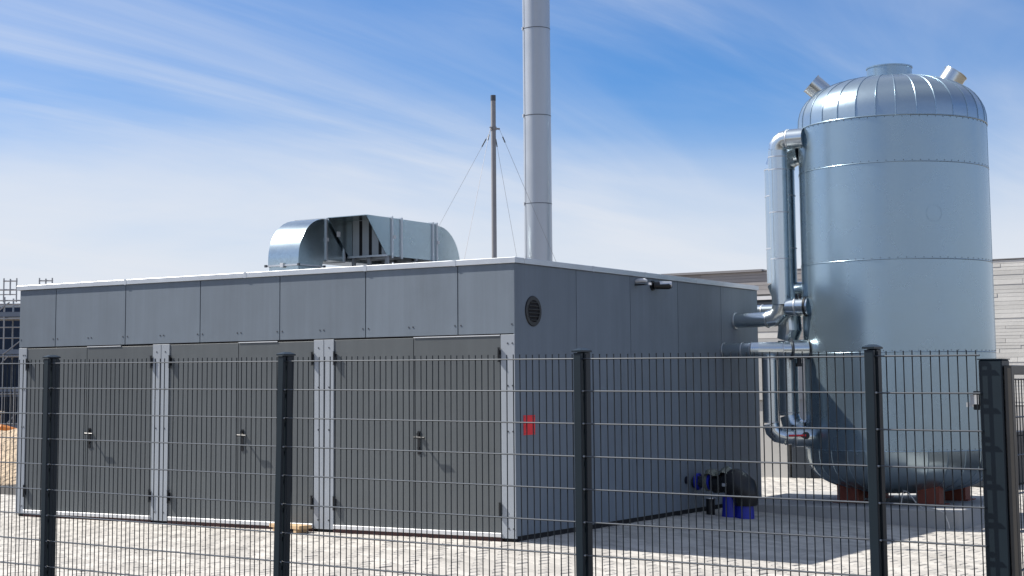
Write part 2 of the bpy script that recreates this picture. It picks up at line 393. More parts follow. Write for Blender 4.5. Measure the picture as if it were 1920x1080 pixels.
# things fixed to the side wall
s = thing('wall_sign', 'small red square sign on the side wall below the round vent', 'sign', (.0, .278, 1.215))
bxo('sign_plate', (.0015, .006, -.12, .12, -.108, .108), 'red', s, bevel=.001)
for y_, z_ in ((-.1, .09), (.1, .09), (-.1, -.09), (.1, -.09)): obj('sign_screw', MB().sweep([(.006, y_, z_), (.009, y_, z_)], .006, 8).mesh('sign_screw', 'screw'), s)
c_ = thing('wall_lamp', 'small pale wall lamp tucked under the roof cap of the side wall', 'lamp', (0, 2.87, 2.935))
obj('lamp_body', MB().sweep([(0, 0, 0), (.04, 0, .008), (.12, .015, .01), (.15, .02, .0)], [.024, .028, .028, .016], 14).mesh('lamp_body', 'alubright'), c_)
bxo('lamp_bracket', (.0, .14, -.03, .03, -.05, -.034), 'black', c_)
bxo('lamp_sensor', (.17, .205, .01, .04, -.05, -.02), 'white', c_)
c_ = thing('security_camera', 'black cylindrical security camera under the roof edge of the side wall', 'camera', (0, 3.32, 2.905))
obj('camera_base', MB().sweep([(0, 0, 0), (.022, 0, 0)], .062, 24).mesh('camera_base', 'black'), c_)
obj('camera_tube', MB().sweep([(.022, 0, 0), (.05, .02, .0), (.17, .12, .0), (.19, .137, 0)], [.04, .046, .048, .043], 20).mesh('camera_tube', 'black'), c_)
obj('camera_visor', MB().sweep([(.08, .045, .012), (.2, .145, .012)], .044, 16).mesh('camera_visor', 'alu'), c_)
obj('camera_lens', MB().sweep([(.19, .137, .0), (.204, .149, 0)], .034, 16).mesh('camera_lens', 'glass'), c_)
# offcut of timber before the second door pair
pb = thing('timber_board', 'short raw timber board lying before the doors by a pilaster', 'board', (-3.02, -.12, gz(-1)), R(-12))
bxo('board', (-.33, .24, -.11, .08, .045, .085), 'wood', pb, bevel=.003)
for xx in (-.27, .12): bxo('batten', (xx, xx+.07, -.1, .07, .002, .044), 'wood', pb)

# ------------------------------------------------------------------ roof ducts
def elbow_panels(x0, x1, y0, y1, zb, zt_, front=True, n=10):
    """duct elbow from vertical leg to horizontal; outer curve faces -y when front"""
    r = min(y1-y0, zt_-zb-.02); prof = []
    for k in range(n+1):
        a = math.pi/2*k/n
        prof.append((y1-r+r*0-(0)+0, 0) if False else ((y0+r-r*math.cos(a)), zt_-r+r*math.sin(a)))
    return prof
xa, xb = -3.89, -3.40
D1 = thing('exhaust_duct', 'galvanised roof duct with bright curved elbow turning down at the front', 'duct')
prof = elbow_panels(xa, xb, .40, .93, 3.16, 3.775)
poly = [(.40, 3.165)]+prof+[(.93, 3.775), (.93, 3.255), (.885, 3.235), (.865, 3.165)]
obj('elbow', MB().prism(poly, 'x', xa, xb).mesh('elbow', 'duct', sharp=40), D1)
bxo('curb', (xa+.01, xb-.01, .41, .86, 3.03, 3.155), 'duct', D1)
bxo('flange', (xa-.018, xb+.018, .385, .88, 3.155, 3.175), 'alu', D1)
for px_, py_ in ((xa-.02, .38), (xb+.02, .38), (xb+.02, .885), (xa-.02, .885)): bxo('corner_bolt', (px_-.013, px_+.013, py_-.013, py_+.013, 3.15, 3.18), 'screw', D1)
bxo('flange_clip', ((xa+xb)/2-.03, (xa+xb)/2+.02, .372, .392, 3.14, 3.195), 'alubright', D1)
bxo('flange', (xa-.018, xb+.018, .93, .955, 3.235, 3.79), 'alu', D1)
bxo('flange_clip', (xb+.008, xb+.028, .925, .965, 3.49, 3.535), 'alubright', D1)
bxo('duct_section', (xa, xb, .955, 2.35, 3.255, 3.772), 'duct', D1)
bxo('flange', (xa-.016, xb+.016, 1.30, 1.32, 3.24, 3.786), 'alu', D1)
xc, xd = -3.375, -2.764
D2 = thing('intake_duct', 'galvanised roof duct with slanted intake hood and baffles with dark shade strips between', 'duct')
zt2, zb2, yl, yb = 3.795, 3.31, .945, 1.375
tk = .008
hood = MB()
hood.box(xc, xd, yl, 1.46, zt2-tk, zt2)
hood.prism([(yl, zt2-tk), (1.46, zt2-tk), (1.46, zb2), (yb, zb2)], 'x', xd-tk, xd)
hood.prism([(yl, zt2-tk), (1.46, zt2-tk), (1.46, zb2), (yb, zb2)], 'x', xc, xc+tk)
hood.box(xc+tk, xd-tk, yb, 1.46, zb2, zb2+tk)
ho = obj('intake_hood', hood.mesh('intake_hood', 'duct', smooth=False), D2)
bxo('hood_lip', (xc-.006, xd+.006, yb-.02, yb+.006, zb2-.012, zb2+.012), 'alu', ho)
bxo('hood_back', (xc+tk, xd-tk, 1.47, 1.48, zb2+tk, zt2-tk), 'core', D2)
for k in range(4):
    x_ = xc+.012+k*.155
    if k: bxo('gap_shade_strip', (x_-.0495, x_-.0005, 1.4440, 1.465, zb2+.01, zt2-.012), 'core', D2)  # solid black strip standing in for the shade of the slot
    bxo('baffle', (x_, x_+.105, 1.445, 1.465, zb2+.01, zt2-.012), 'baffle', D2)
bxo('hood_sticker', (xc+tk, xc+tk+.002, 1.12, 1.19, 3.56, 3.63), 'white', D2)
for yy in (1.462, 1.665, 2.37, 2.46):
    bxo('flange', (xc-.018, xd+.018, yy, yy+.03, zb2-.03, zt2+.018), 'alu', D2)
for yy in (1.5, 2.48): bxo('flange_clip', (xd+.012, xd+.03, yy-.012, yy+.03, 3.53, 3.57), 'alubright', D2)
bxo('duct_section', (xc, xd, 1.492, 1.665, zb2-.005, zt2), 'duct', D2)
bxo('duct_section', (xc, xd, 1.695, 2.37, zb2-.005, zt2), 'duct', D2)
bxo('duct_section', (xc, xd, 2.40, 2.46, zb2-.005, zt2), 'duct', D2)
n = 12; poly = [(2.49, zt2-.02)]+[(2.52+.52*math.sin(math.pi/2*k/n), 3.255+.52*math.cos(math.pi/2*k/n)) for k in range(n+1)]+[(3.04, 3.03), (2.55, 3.03), (2.49, 3.25)]
obj('elbow', MB().prism(poly, 'x', xc, xd).mesh('elbow', 'duct', sharp=40), D2)
for x_ in (xc+.03, xc+.28, xd-.05):
    for y_ in (1.40, 1.98): bxo('support_leg', (x_, x_+.04, y_, y_+.04, 3.03, zb2-.006), 'steel', D2)
bxo('support_rail', (xc-.02, xd+.02, 1.98, 2.02, zb2-.036, zb2-.006), 'steel', D2)

# ------------------------------------------------------------------ chimney and mast
CH = thing('chimney', 'tall pale steel chimney in jointed sections rising from the flat roof', 'chimney', (-2.02, 3.868, 3.03))
jz = [3.03, 4.139, 5.366, 6.593, 7.82, 9.05]
for i in range(5):
    z0, z1 = jz[i]-3.03, jz[i+1]-3.03
    o = obj('chimney_section', MB().sweep([(0, 0, z0+.004), (0, 0, z1-.004)], .192, 48).mesh('chimney_section', 'chimney'), CH)
    sd = -.6 if i % 2 == 0 else .2
    a = math.atan2(-.846, .53)-R(62)
    obj('lock_seam', MB().sweep([(.193*math.cos(a), .193*math.sin(a), z0+.02), (.193*math.cos(a), .193*math.sin(a), z1-.02)], .006, 6).mesh('lock_seam', 'chimney'), o)
    if i:
        obj('clamp_band', MB().lathe([(.190, z0-.005), (.195, z0-.005), (.195, z0+.005), (.190, z0+.005)], 48).mesh('clamp_band', 'screw'), CH)
        a2 = a-R(8)
        obj('clamp_lock', MB().sweep([(.2*math.cos(a2), .2*math.sin(a2), z0-.022), (.2*math.cos(a2), .2*math.sin(a2), z0+.022)], .014, 8).mesh('clamp_lock', 'alubright'), CH)
MT = thing('roof_mast', 'thin grey guyed pole standing on the roof left of the chimney', 'mast', (-1.19, 1.447, 3.03))
zt_m, zc_m = 5.213-3.03, 4.80-3.03
obj('pole', MB().sweep([(0, 0, 0), (0, 0, zt_m-.07)], .031, 20).mesh('pole', 'mast'), MT)
obj('pole_cap', MB().sweep([(0, 0, zt_m-.07), (0, 0, zt_m)], .0325, 20).mesh('pole_cap', 'screw'), MT)
obj('guy_collar', MB().lathe([(.031, zc_m-.02), (.04, zc_m-.02), (.04, zc_m+.02), (.031, zc_m+.02)], 20).mesh('guy_collar', 'mast'), MT)
anchors = [(-2.05, 1.9, 0), (-.75, -.9, 0), (.98, .9, 0), (.35, -.6, 0)]
# foot points of the guys, chosen on the roof
guys = [((-4.15, 3.67), 0), ((-1.1, .62), 0), ((-2.75, 4.62), 0), ((-.72, 2.25), 0)]
for (gx, gy), _ in guys:
    d = Vector((gx+1.19, gy-1.447, 0)).normalized(); e = d*.085
    obj('guy_lug', MB().sweep([(d.x*.03, d.y*.03, zc_m), (e.x, e.y, zc_m)], .012, 8).mesh('guy_lug', 'mast'), MT)
    end = Vector((gx+1.19, gy-1.447, .01)); st = Vector((e.x, e.y, zc_m-.008))
    obj('guy_wire', MB().sweep([st, end], .002, 6).mesh('guy_wire', 'mast'), MT)
    mid = st+(end-st)*.05; mid2 = st+(end-st)*.09
    obj('turnbuckle', MB().sweep([mid, mid2], .008, 6).mesh('turnbuckle', 'screw'), MT)

# ------------------------------------------------------------------ tank on its pad
TX, TY, TR = 2.07, 6.69, 1.29
PZ = .035
pad = thing('concrete_pad', 'low concrete slab on the paving carrying the metal tank', 'slab', (0, 0, 0))
bxo('slab', (.05, 3.26, 5.30, 8.1, -.30, PZ), 'concrete', pad, bevel=.012)
T = thing('storage_tank', 'tall upright sheet-metal tank with domed ribbed top on red feet', 'tank', (TX, TY, 0))
zr = [.755, 2.045, 3.263, 4.552, 5.175]
for i in range(4):
    o = obj('shell_band', MB().lathe([(TR, zr[i]), (TR, zr[i+1])], 96).mesh('shell_band', 'tank'), T)
    a = R(-58+[76, 74, 70, 69][i]); q = (math.cos(a)*TR, math.sin(a)*TR)
    obj('lap_seam', MB().sweep([(q[0], q[1], zr[i]+.01), (q[0], q[1], zr[i+1]-.01)], .005, 6).mesh('lap_seam', 'tank'), o)
for i, z in enumerate(zr):
    rb = .007 if i not in (4,) else .011
    obj('seam_ring', MB().lathe([(TR+rb*math.cos(R(t)), z+rb*math.sin(R(t))) for t in range(-90, 91, 30)], 96).mesh('seam_ring', 'tank'), T)
NG = 30; PE = 2/2.6
def gore(h, zbase, rmin, sgn):
    prof = []
    n = 12; tmax = math.acos((rmin/TR)**(1/PE))
    for k in range(n+1):
        t = tmax*k/n
        prof.append((TR*math.cos(t)**PE, zbase+sgn*h*math.sin(t)**PE))
    return prof
pt = gore(.71, zr[4], .10, 1); pbm = gore(.60, zr[0], .10, -1)
def gore_mesh(prof, name):
    b = MB(); da = math.pi/NG; n = len(prof); vs = []
    for c, s in ((-1, 0), (-.5, .006), (0, .008), (.5, .006), (1, 0)):
        for r, z in prof:
            rr = r*(math.cos(da)/math.cos(da*c) if False else 1)
            flat = r*math.cos(da)/math.cos(da*c)       # straight chord across the gore
            q = flat*.75+r*.25
            vs.append((q*math.cos(da*c), q*math.sin(da*c), z))
    fs = [(k*n+i, (k+1)*n+i, (k+1)*n+i+1, k*n+i+1) for k in range(4) for i in range(n-1)]
    b.add(vs, fs); return b.mesh(name, 'gore', sharp=60)
gm, gbm = gore_mesh(pt, 'dome_gore'), gore_mesh(pbm, 'base_gore')
def seam_mesh(prof, name):
    return MB().sweep([(r*math.cos(math.pi/NG)+.002, r*math.sin(math.pi/NG), z) for r, z in prof], .0075, 6).mesh(name, 'tank')
sm, sbm = seam_mesh(pt, 'standing_seam'), seam_mesh(pbm, 'base_seam')
a0 = math.atan2(-.85, .53)+R(1.8)
for k in range(NG):
    a = a0+2*math.pi*(k+.5)/NG+random.uniform(-.004, .004)
    o = obj('dome_gore', gm, T, rot=(0, 0, a)); obj('standing_seam', sm, o)
    o = obj('base_gore', gbm, T, rot=(0, 0, a)); obj('base_seam', sbm, o)
obj('crown_plate', MB().lathe([(0.001, zr[4]+.70), (.13, zr[4]+.695), (.13, zr[4]+.66)], 32).mesh('crown_plate', 'tank'), T)
def rivets(pts, parent):
    b = MB()
    for p in pts:
        q = Vector(p); n = Vector((q.x, q.y, 0)).normalized(); b.sweep([q-n*.003, q+n*.005], [.008, .005], 6)
    obj('rivets', b.mesh('rivets', 'screw'), parent, kind='stuff')
for z in zr[:5]:
    rivets([((TR)*math.cos(2*math.pi*k/72), TR*math.sin(2*math.pi*k/72), z+(.02 if z != zr[4] else -.022)) for k in range(72)], T)
mw = obj('manway', MB().lathe([(.31, zr[4]+.55), (.31, zr[4]+.86), (.32, zr[4]+.86), (.32, zr[4]+.88), (.0, zr[4]+.88)], 40).mesh('manway', 'tank'), T)
mw.location = (0, 0, 0)
def nozzle(px, az, tilt, r, L):
    mtx = Matrix.Rotation(az, 4, 'Z') @ Matrix.Translation((px, 0, zr[4]+.46)) @ Matrix.Rotation(tilt, 4, 'Y')
    o = obj('nozzle', MB().lathe([(r, -.05), (r, L), (r+.008, L), (r+.008, L+.012), (0, L+.012)], 28, mtx=mtx).mesh('nozzle', 'pipe'), T)
nozzle(.70, R(25), R(34), .165, .37)
nozzle(.86, R(210), R(48), .15, .31)
obj('hatch_outline', MB().lathe([(.107, 0), (.108, .0005), (.109, 0)], 32, mtx=Matrix.Translation((0, 0, 0)) @ Matrix.Rotation(R(-57+9), 4, 'Z') @ Matrix.Translation((TR, 0, 3.86)) @ Matrix.Rotation(R(90), 4, 'Y')).mesh('hatch_outline', 'tank'), T)
for lx, ly in ((-.55, -.52), (.56, -.54), (.60, .50), (-.56, .50)):
    b = MB(); b.box(lx-.15, lx+.15, ly-.13, ly-.115, PZ+.012, .36); b.box(lx-.15, lx-.135, ly-.114, ly+.11, PZ+.012, .36); b.box(lx+.135, lx+.15, ly-.114, ly+.11, PZ+.012, .36)
    b.box(lx-.134, lx+.134, ly+.09, ly+.105, PZ+.012, .36)
    o = obj('leg', b.mesh('leg', 'rust'), T)
    bxo('base_plate', (lx-.2, lx+.2, ly-.19, ly+.17, PZ+.001, PZ+.016), 'rust', o, bevel=.002)
# drain hose hanging over the slab edge
hz_ = thing('drain_hose', 'thin pale hose bent over the concrete slab edge beside the red foot', 'hose')
hp = [(2.42, 5.55, .06), (2.44, 5.56, .2), (2.47, 5.53, .25), (2.54, 5.48, .24), (2.68, 5.36, .12), (2.80, 5.26, .055), (3.0, 5.17, .052), (3.12, 5.115, .02), (3.17, 5.10, -.1), (3.19, 5.08, -.17)]
obj('hose', MB().sweep(hp, .008, 8).mesh('hose', 'hose'), hz_)

# ------------------------------------------------------------------ pipework
def collar(parent, p, axis, r, w=.016, mt='alu', extra=.006):
    a = Vector(axis).normalized(); p = Vector(p)
    return obj('collar', MB().sweep([p-a*w/2, p+a*w/2], r+extra, 28).mesh('collar', mt), parent)
def seg(parent, a, b_, r, name='pipe_section', mt='pipe', s=28):
    return obj(name, MB().sweep([a, b_], r, s).mesh(name, mt), parent)
def bend(parent, c, a, b_, br, r, n=4, mt='pipe'):
    return obj('elbow', MB().sweep(arc(c, a, b_, br, n), r, 28).mesh('elbow', mt, sharp=14), parent)
def tank_x(y): return TX-math.sqrt(TR**2-(y-TY)**2)
# A: wall, elbow, long riser, over into the tank
P = thing('riser_pipe', 'slim clad pipe from the wall rising to the tank shoulder', 'pipe')
YA, XA = 5.86, .708
seg(P, (0, YA, 2.535), (XA-.20, YA, 2.535), .104); collar(P, (.012, YA, 2.535), (1, 0, 0), .108, .02)
collar(P, (XA-.21, YA, 2.535), (1, 0, 0), .112)
bend(P, (XA, YA, 2.535), (1, 0, 0), (0, 0, 1), .20, .122, 3)
for z0, z1 in ((2.735, 3.37), (3.37, 4.02), (4.02, 4.62), (4.62, 4.89)): seg(P, (XA, YA, z0+.002), (XA, YA, z1-.002), .133)
for z in (3.37, 4.02, 4.62, 4.80): collar(P, (XA, YA, z), (0, 0, 1), .133)
bend(P, (XA, YA, 5.04), (0, 0, 1), (1, 0, 0), .15, .132, 4)
seg(P, (XA+.15, YA, 5.04), (tank_x(YA)+.03, YA, 5.04), .137); collar(P, (XA+.165, YA, 5.04), (1, 0, 0), .137, .02)
seg(P, (XA+.09, YA, 2.70), (tank_x(YA)+.03, YA, 2.70), .125, 'side_branch'); collar(P, (XA+.22, YA, 2.70), (1, 0, 0), .128); collar(P, (tank_x(YA)-.012, YA, 2.70), (1, 0, 0), .132, .03, 'black')
for dx in (-.02, .03): seg(P, (XA+.26+dx, YA-.05, 2.80), (XA+.26+dx, YA-.05, 2.87), .016, 'gauge', 'black')
# B: lower pipe from the wall, bending back to the tank
P = thing('lower_pipe', 'horizontal clad pipe with bright collars from the wall to tank', 'pipe')
YB, ZB = 5.45, 2.112
EB = Vector((.8, .6, 0))
def B_(x, y, z=ZB): return Vector((x, y, z))
pb0, pb1, pb2, pb3 = B_(.43, YB), B_(.52, YB+.018), B_(.60, YB+.066), B_(.78, YB+.201)
pend = B_(1.10, YB+.441)
seg(P, B_(0, YB), B_(.29, YB), .099); seg(P, B_(.30, YB), B_(.43, YB), .101)
obj('elbow', MB().sweep([pb0, pb1, pb2, pb3], .103, 28).mesh('elbow', 'pipe', sharp=6), P)
for x_ in (.012, .295, .432): collar(P, B_(x_, YB), (1, 0, 0), .1, .014)
seg(P, pb3+EB*.004, pb3+EB*.12, .101); collar(P, pb3, EB, .102, .014)
obj('flange', MB().sweep([pb3+EB*.125, pb3+EB*.145], .145, 28).mesh('flange', 'navy'), P)
seg(P, pb3+EB*.148, pend, .128); collar(P, pend-EB*.03, EB, .13, .03, 'black')
vs_ = pb3+EB*.24
seg(P, vs_-Vector((0, 0, .12)), vs_-Vector((0, 0, .19)), .03, 'valve_stem', 'black'); obj('valve_wheel', MB().sweep([vs_-Vector((0, 0, .19)), vs_-Vector((0, 0, .235))], .055, 10).mesh('valve_wheel', 'black'), P)
# C: drop pipe from B to the tank foot
P = thing('drop_pipe', 'clad pipe dropping from the lower pipe to a valved tank inlet', 'pipe')
XC, YC, ZC = .64, 5.55, .925
def C_(z, d=0.): return Vector((XC, YC, z))+EB*d
seg(P, C_(ZB-.085), C_(ZC+.19), .099); collar(P, C_(ZB-.13), (0, 0, 1), .1); collar(P, C_(ZC+.2), (0, 0, 1), .1)
bend(P, C_(ZC), (0, 0, -1), EB, .18, .104, 3)
seg(P, C_(ZC, .18), C_(ZC, .31), .104); collar(P, C_(ZC, .2), EB, .106); collar(P, C_(ZC, .315), EB, .135, .03)
seg(P, C_(ZC, .33), C_(ZC, .60), .138)
vdir = Vector((.42, -.9, .05)).normalized(); vb = C_(ZC+.01, .47)
obj('valve_body', MB().sweep([vb+vdir*.12, vb+vdir*.19], .05, 16).mesh('valve_body', 'black'), P)
obj('valve_lever', MB().sweep([vb+vdir*.2, vb+vdir*.2+Vector((-.09, -.05, .0)), vb+vdir*.2+Vector((-.2, -.12, 0))], [.013, .014, .013], 8).mesh('valve_lever', 'red'), P, label='red valve lever')
obj('vent_plug', MB().sweep([C_(ZC+.1, .3), C_(ZC+.16, .3)], .022, 10).mesh('vent_plug', 'navy'), P)
# D/E: fat riser behind
P = thing('main_pipe', 'fat clad riser behind the slim riser, tapering and dropping to the ground', 'pipe')
YD, XD = 6.3, .545
for z0, z1 in ((3.06, 3.55), (3.55, 4.30), (4.30, 4.70)): seg(P, (XD, YD, z0+.002), (XD, YD, z1-.002), .213)
for z in (3.55, 4.30, 4.68): collar(P, (XD, YD, z), (0, 0, 1), .213)
bend(P, (XD, YD, 4.93), (0, 0, 1), (1, 0, 0), .23, .205, 2)
seg(P, (XD+.23, YD, 4.93), (tank_x(YD)+.03, YD, 4.93), .20)
obj('taper', MB().sweep([(XD, YD, 3.058), (XD+.06, YD-.02, 2.86), (XD+.11, YD-.05, 2.66), (XD+.12, YD-.05, 2.40), (XD+.08, YD-.05, 2.25)], [.212, .19, .165, .165, .15], 28).mesh('taper', 'pipe', sharp=12), P)
seg(P, (XD+.08, YD-.05, 2.245), (XD+.08, YD-.05, 1.20), .138); collar(P, (XD+.08, YD-.05, 1.24), (0, 0, 1), .14)
bend(P, (XD+.08, YD-.05, .99), (0, 0, -1), (1, 0, 0), .21, .138, 3)
seg(P, (XD+.29, YD-.05, .99), (tank_x(YD)+.04, YD-.05, .99), .138)
seg(P, (XD-.02, YD+.02, 2.95), (tank_x(YD)+.05, YD+.02, 2.95), .12, 'side_branch')
P = thing('rear_pipe', 'short clad pipe passing behind the building corner to the tank', 'pipe')
seg(P, (-.9, 6.98, 2.70), (tank_x(6.98)+.04, 6.98, 2.70), .10)
for x_ in (-.05, .2): collar(P, (x_, 6.98, 2.70), (1, 0, 0), .10)
seg(P, (-.9, 6.98, 2.70), (-.9, HW-.005, 2.70), .0999, 'wall_entry')

# ------------------------------------------------------------------ blue pump by the side wall
U = thing('water_pump', 'blue and black pump fitting with plastic film by the side wall foot', 'pump', (0, 0, 0))
gy = gz(.3)
obj('wall_port', MB().sweep([(0, 4.20, .40), (.012, 4.20, .40)], .05, 20).mesh('wall_port', 'black'), U)
YP = 4.42
def U_(name, pts, rad, mt, sg=24, sharp=50): return obj(name, MB().sweep([(x, YP, z) for x, z in pts], rad, sg).mesh(name, mt, sharp=sharp), U)
U_('wall_pipe', [(0, .36), (.05, .36)], .07, 'navy')
U_('blank_flange', [(.05, .37), (.095, .37)], .11, 'blue')
U_('pipe_stub', [(.095, .37), (.20, .37)], .075, 'navy')
U_('flange', [(.20, .375), (.235, .375)], .125, 'film'); U_('flange_face', [(.236, .375), (.262, .375)], .11, 'blue')
U_('valve_body', [(.263, .36), (.32, .35), (.40, .35), (.46, .37)], [.09, .125, .115, .13], 'black')
U_('pump_housing', [(.46, .37), (.51, .375), (.62, .36), (.71, .29), (.745, .18), (.745, .08)], [.15, .18, .19, .185, .165, .14], 'black')
U_('pedestal', [(.52, gz(.5)-.02), (.52, .05), (.52, .21)], [.115, .10, .10], 'blue')
U_('foot_pipe', [(.73, gz(.7)-.02), (.73, .09)], [.12, .11], 'blue')
U_('drain_pipe', [(.24, gy-.05), (.24, .16)], .058, 'black'); U_('drain_flange', [(.24, .155), (.24, .17)], .08, 'alu')
for k in range(6):
    a = R(60*k+15); obj('bolt', MB().sweep([(.098, YP+.09*math.cos(a), .37+.09*math.sin(a)), (.112, YP+.09*math.cos(a), .37+.09*math.sin(a))], .011, 6).mesh('bolt', 'screw'), U)
obj('name_plate', MB().box(.50, .56, YP-.195, YP-.186, .33, .37).mesh('name_plate', 'alu'), U)
fb = MB(); npt = 9; rr_ = random.Random(5)
for k in range(npt+1):
    x_ = .20+.42*k/npt; rad = .135+.03*math.sin(k*1.3)+.06*(k/npt)
    for j in range(9):
        a = R(38+104*j/8); r2 = rad+rr_.uniform(-.008, .014)
        fb.v.append((x_+rr_.uniform(-.01, .01), YP+r2*math.cos(a), .375+r2*math.sin(a)))
fb.f = [(k*9+j, k*9+j+1, (k+1)*9+j+1, (k+1)*9+j) for k in range(npt) for j in range(8)]
obj('film_wrap', fb.mesh('film_wrap', 'film', smooth=False), U)

# ------------------------------------------------------------------ mesh fence
AX, AY, TH, ZT, SL = -.64807, -6.00460, -.050257, 1.8595, -.0094
FE = thing('mesh_fence', 'dark welded wire mesh fence with square capped posts in the foreground', 'fence', (AX, AY, 0), TH)
def fz(s): return ZT+SL*s
posts = [-2.52, 0, 2.537, 5.032, 6.939]
for s_ in posts:
    zt = fz(s_)+.04; zb = -.5
    po = bxo('post', (-.03, .03, .006, .075, zb, zt), 'fence', FE, loc=(s_-.035*(s_ == 2.537), 0, 0), rot=(0, .022 if s_ == 2.537 else 0, 0), bevel=.004)
    bxo('cover_strip', (-.027, .027, -.037, -.008, zb, zt-.004), 'fence', po, bevel=.003)
    cp = MB(); cp.box(-.036, .036, -.043, .081, zt+.001, zt+.012)
    cp.add([(-.036, -.043, zt+.012), (.036, -.043, zt+.012), (.036, .081, zt+.012), (-.036, .081, zt+.012), (-.012, .0, zt+.026), (.012, .0, zt+.026), (.012, .05, zt+.026), (-.012, .05, zt+.026)],
           [(0, 1, 5, 4), (1, 2, 6, 5), (2, 3, 7, 6), (3, 0, 4, 7), (4, 5, 6, 7)])
    obj('post_cap', cp.mesh('post_cap', 'fence'), po)
    b = MB()
    for r_ in range(1, 10): b.sweep([(.027, -.022, fz(s_)-.2*r_), (.036, -.022, fz(s_)-.2*r_)], .006, 8)
    obj('clamp_bolts', b.mesh('clamp_bolts', 'alu'), po, kind='stuff')
vw = MB().sweep([(0, 0, -1.83), (0, 0, .03)], .0036, 6).mesh('vertical_wire', 'wire')
k = -49
while k*.05+.025 < 7.53:
    s_ = k*.05+.025; k += 1
    if any(abs(s_-p) < .034 for p in posts): continue
    obj('vertical_wire', vw, FE, loc=(s_+random.uniform(-.0018, .0018), 0, fz(s_)+random.uniform(-.002, .002)), rot=(random.uniform(-.003, .003), random.uniform(-.0022, .0022), 0))
spans = [(-2.49, -.001), (.001, 2.536), (2.538, 5.031), (5.033, 6.938), (6.94, 7.545)]
for a, c in spans:
    L = c-a; ang = math.atan(SL)
    hw = MB()
    for yy in (-.0072, .0072): hw.sweep([(0, yy, 0), (L/2, yy, SL*L/2-.0006), (L, yy, SL*L)], .0046, 8)
    hm = hw.mesh('horizontal_wire', 'wire_glint')
    for r_ in range(10):
        obj('horizontal_wire', hm, FE, loc=(a, 0, fz(a)-.2*r_+random.uniform(-.0008, .0008)))
# gate post and leaf
GP = thing('gate_post', 'thick square dark steel gate post at the right end of fence', 'post', (AX, AY, 0), TH)
bxo('post', (7.53, 7.656, .02, .15, -.5, 1.765), 'fence', GP, bevel=.006)
bxo('post_cap', (7.527, 7.659, .017, .153, 1.7655, 1.771), 'fence', GP)
bxo('latch_box', (7.485, 7.529, .05, .11, 1.50, 1.60), 'black', GP, bevel=.004)
bxo('latch_bolt', (7.445, 7.495, .06, .085, 1.515, 1.54), 'alubright', GP)
bxo('latch_plate', (7.475, 7.52, .035, .048, 1.53, 1.58), 'alubright', GP)
gd = R(88)
GL = thing('gate_leaf', 'dark mesh gate leaf standing open beside the thick gate post', 'gate', (AX+math.cos(TH)*7.683-math.sin(TH)*.03, AY+math.sin(TH)*7.683+math.cos(TH)*.03, 0), gd)
GLN = 2.4
for a, c, z0, z1 in ((0, .05, -.1, 1.735), (GLN-.05, GLN, -.1, 1.735)): bxo('stile', (a, c, -.02, .02, z0, z1), 'gate', GL, bevel=.003)
for z0, z1 in ((1.685, 1.735), (-.1, -.05)): bxo('rail', (.052, GLN-.052, -.018, .018, z0, z1), 'gate', GL, bevel=.003)
for zz_ in (1.5, .2): bxo('hinge', (.052, .085, .021, .035, zz_-.05, zz_+.05), 'gate', GL)
gv = MB().sweep([(0, 0, -.04), (0, 0, 1.665)], .003, 6).mesh('vertical_wire', 'wire')
for k in range(45): obj('vertical_wire', gv, GL, loc=(.085+.05*k, 0, 0))
gh = MB()
for yy in (-.0072, .0072): gh.sweep([(.06, yy, 0), (GLN-.06, yy, 0)], .004, 6)
gh = gh.mesh('horizontal_wire', 'wire_glint')
for r_ in range(9): obj('horizontal_wire', gh, GL, loc=(0, 0, 1.64-.2*r_+.02))

# ------------------------------------------------------------------ background right: long hall
H = thing('background_hall', 'long pale hall with rough horizontal boarding behind the tank', 'building', (0, 0, 0))
bxo('core_wall', (-30, 2.2, 30.03, 42, -.6, 5.0), 'hallcore', H)
hr = random.Random(11); z = .3
rows = []
while z < 5.0:
    h = hr.uniform(.08, .14); rows.append((z, min(h, 5.02-z))); z += h
for z, h in rows:
    if z+h < 1.0: continue
    x = -14.5
    while x < 2.0:
        L = hr.uniform(2.0, 5.0); x1 = min(x+L, 2.0)
        if x < -6 < x1: x1 = -6
        blocked = (z < 4.3 and x < -8.9)
        if blocked:
            if x1 > -8.9 and x < -8.9: x = -8.9; continue
        else:
            d = hr.uniform(.0, .012)
            bxo('plank', (x+.004, x1-.004, 29.985-d, 30.028, z+.003, z+h-.003), 'plankdark' if x < -6 else 'plank', H)
        x = x1
bxo('corner_trim', (-6.05, -5.95, 29.95, 29.972, .97, 5.02), 'mast', H)
bxo('base_wall', (-14.5, 2.0, 29.97, 30.028, -.6, .96), 'render', H)
bxo('roof_edge', (-30, -9.85, 29.9, 30.5, 5.02, 5.09), 'mast', H)
bxo('coping', (-9.84, 2.2, 29.96, 30.5, 5.03, 5.055), 'mast', H)
bxo('sill_band', (-18, -8.95, 29.9, 30.02, 4.16, 4.27), 'white', H)
for k in range(5):
    x0 = -17.9+1.8*k
    f = bxo('window_frame', (x0, x0+1.75, 29.96, 30.02, 3.65, 4.14), 'navy', H)
    bxo('pane', (x0+.07, x0+1.68, 29.95, 29.958, 3.72, 4.08), 'glass', f)
z = 1.0
while z < 3.6:
    bxo('cladding_board', (-18, -8.95, 29.96+.01*(int(z*7) % 2), 30.02, z, z+.19), 'render' if int(z*10) % 3 else 'plank', H); z += .2
W = thing('pale_wall_block', 'pale rendered block standing behind the pipework and building corner', 'building')
bxo('wall', (-7.5, -1.9, 12.3, 14.0, -.35, 1.35), 'render', W, bevel=.01)
bxo('wall_cap', (-7.55, -1.85, 12.25, 14.05, 1.352, 2.45), 'render', W)
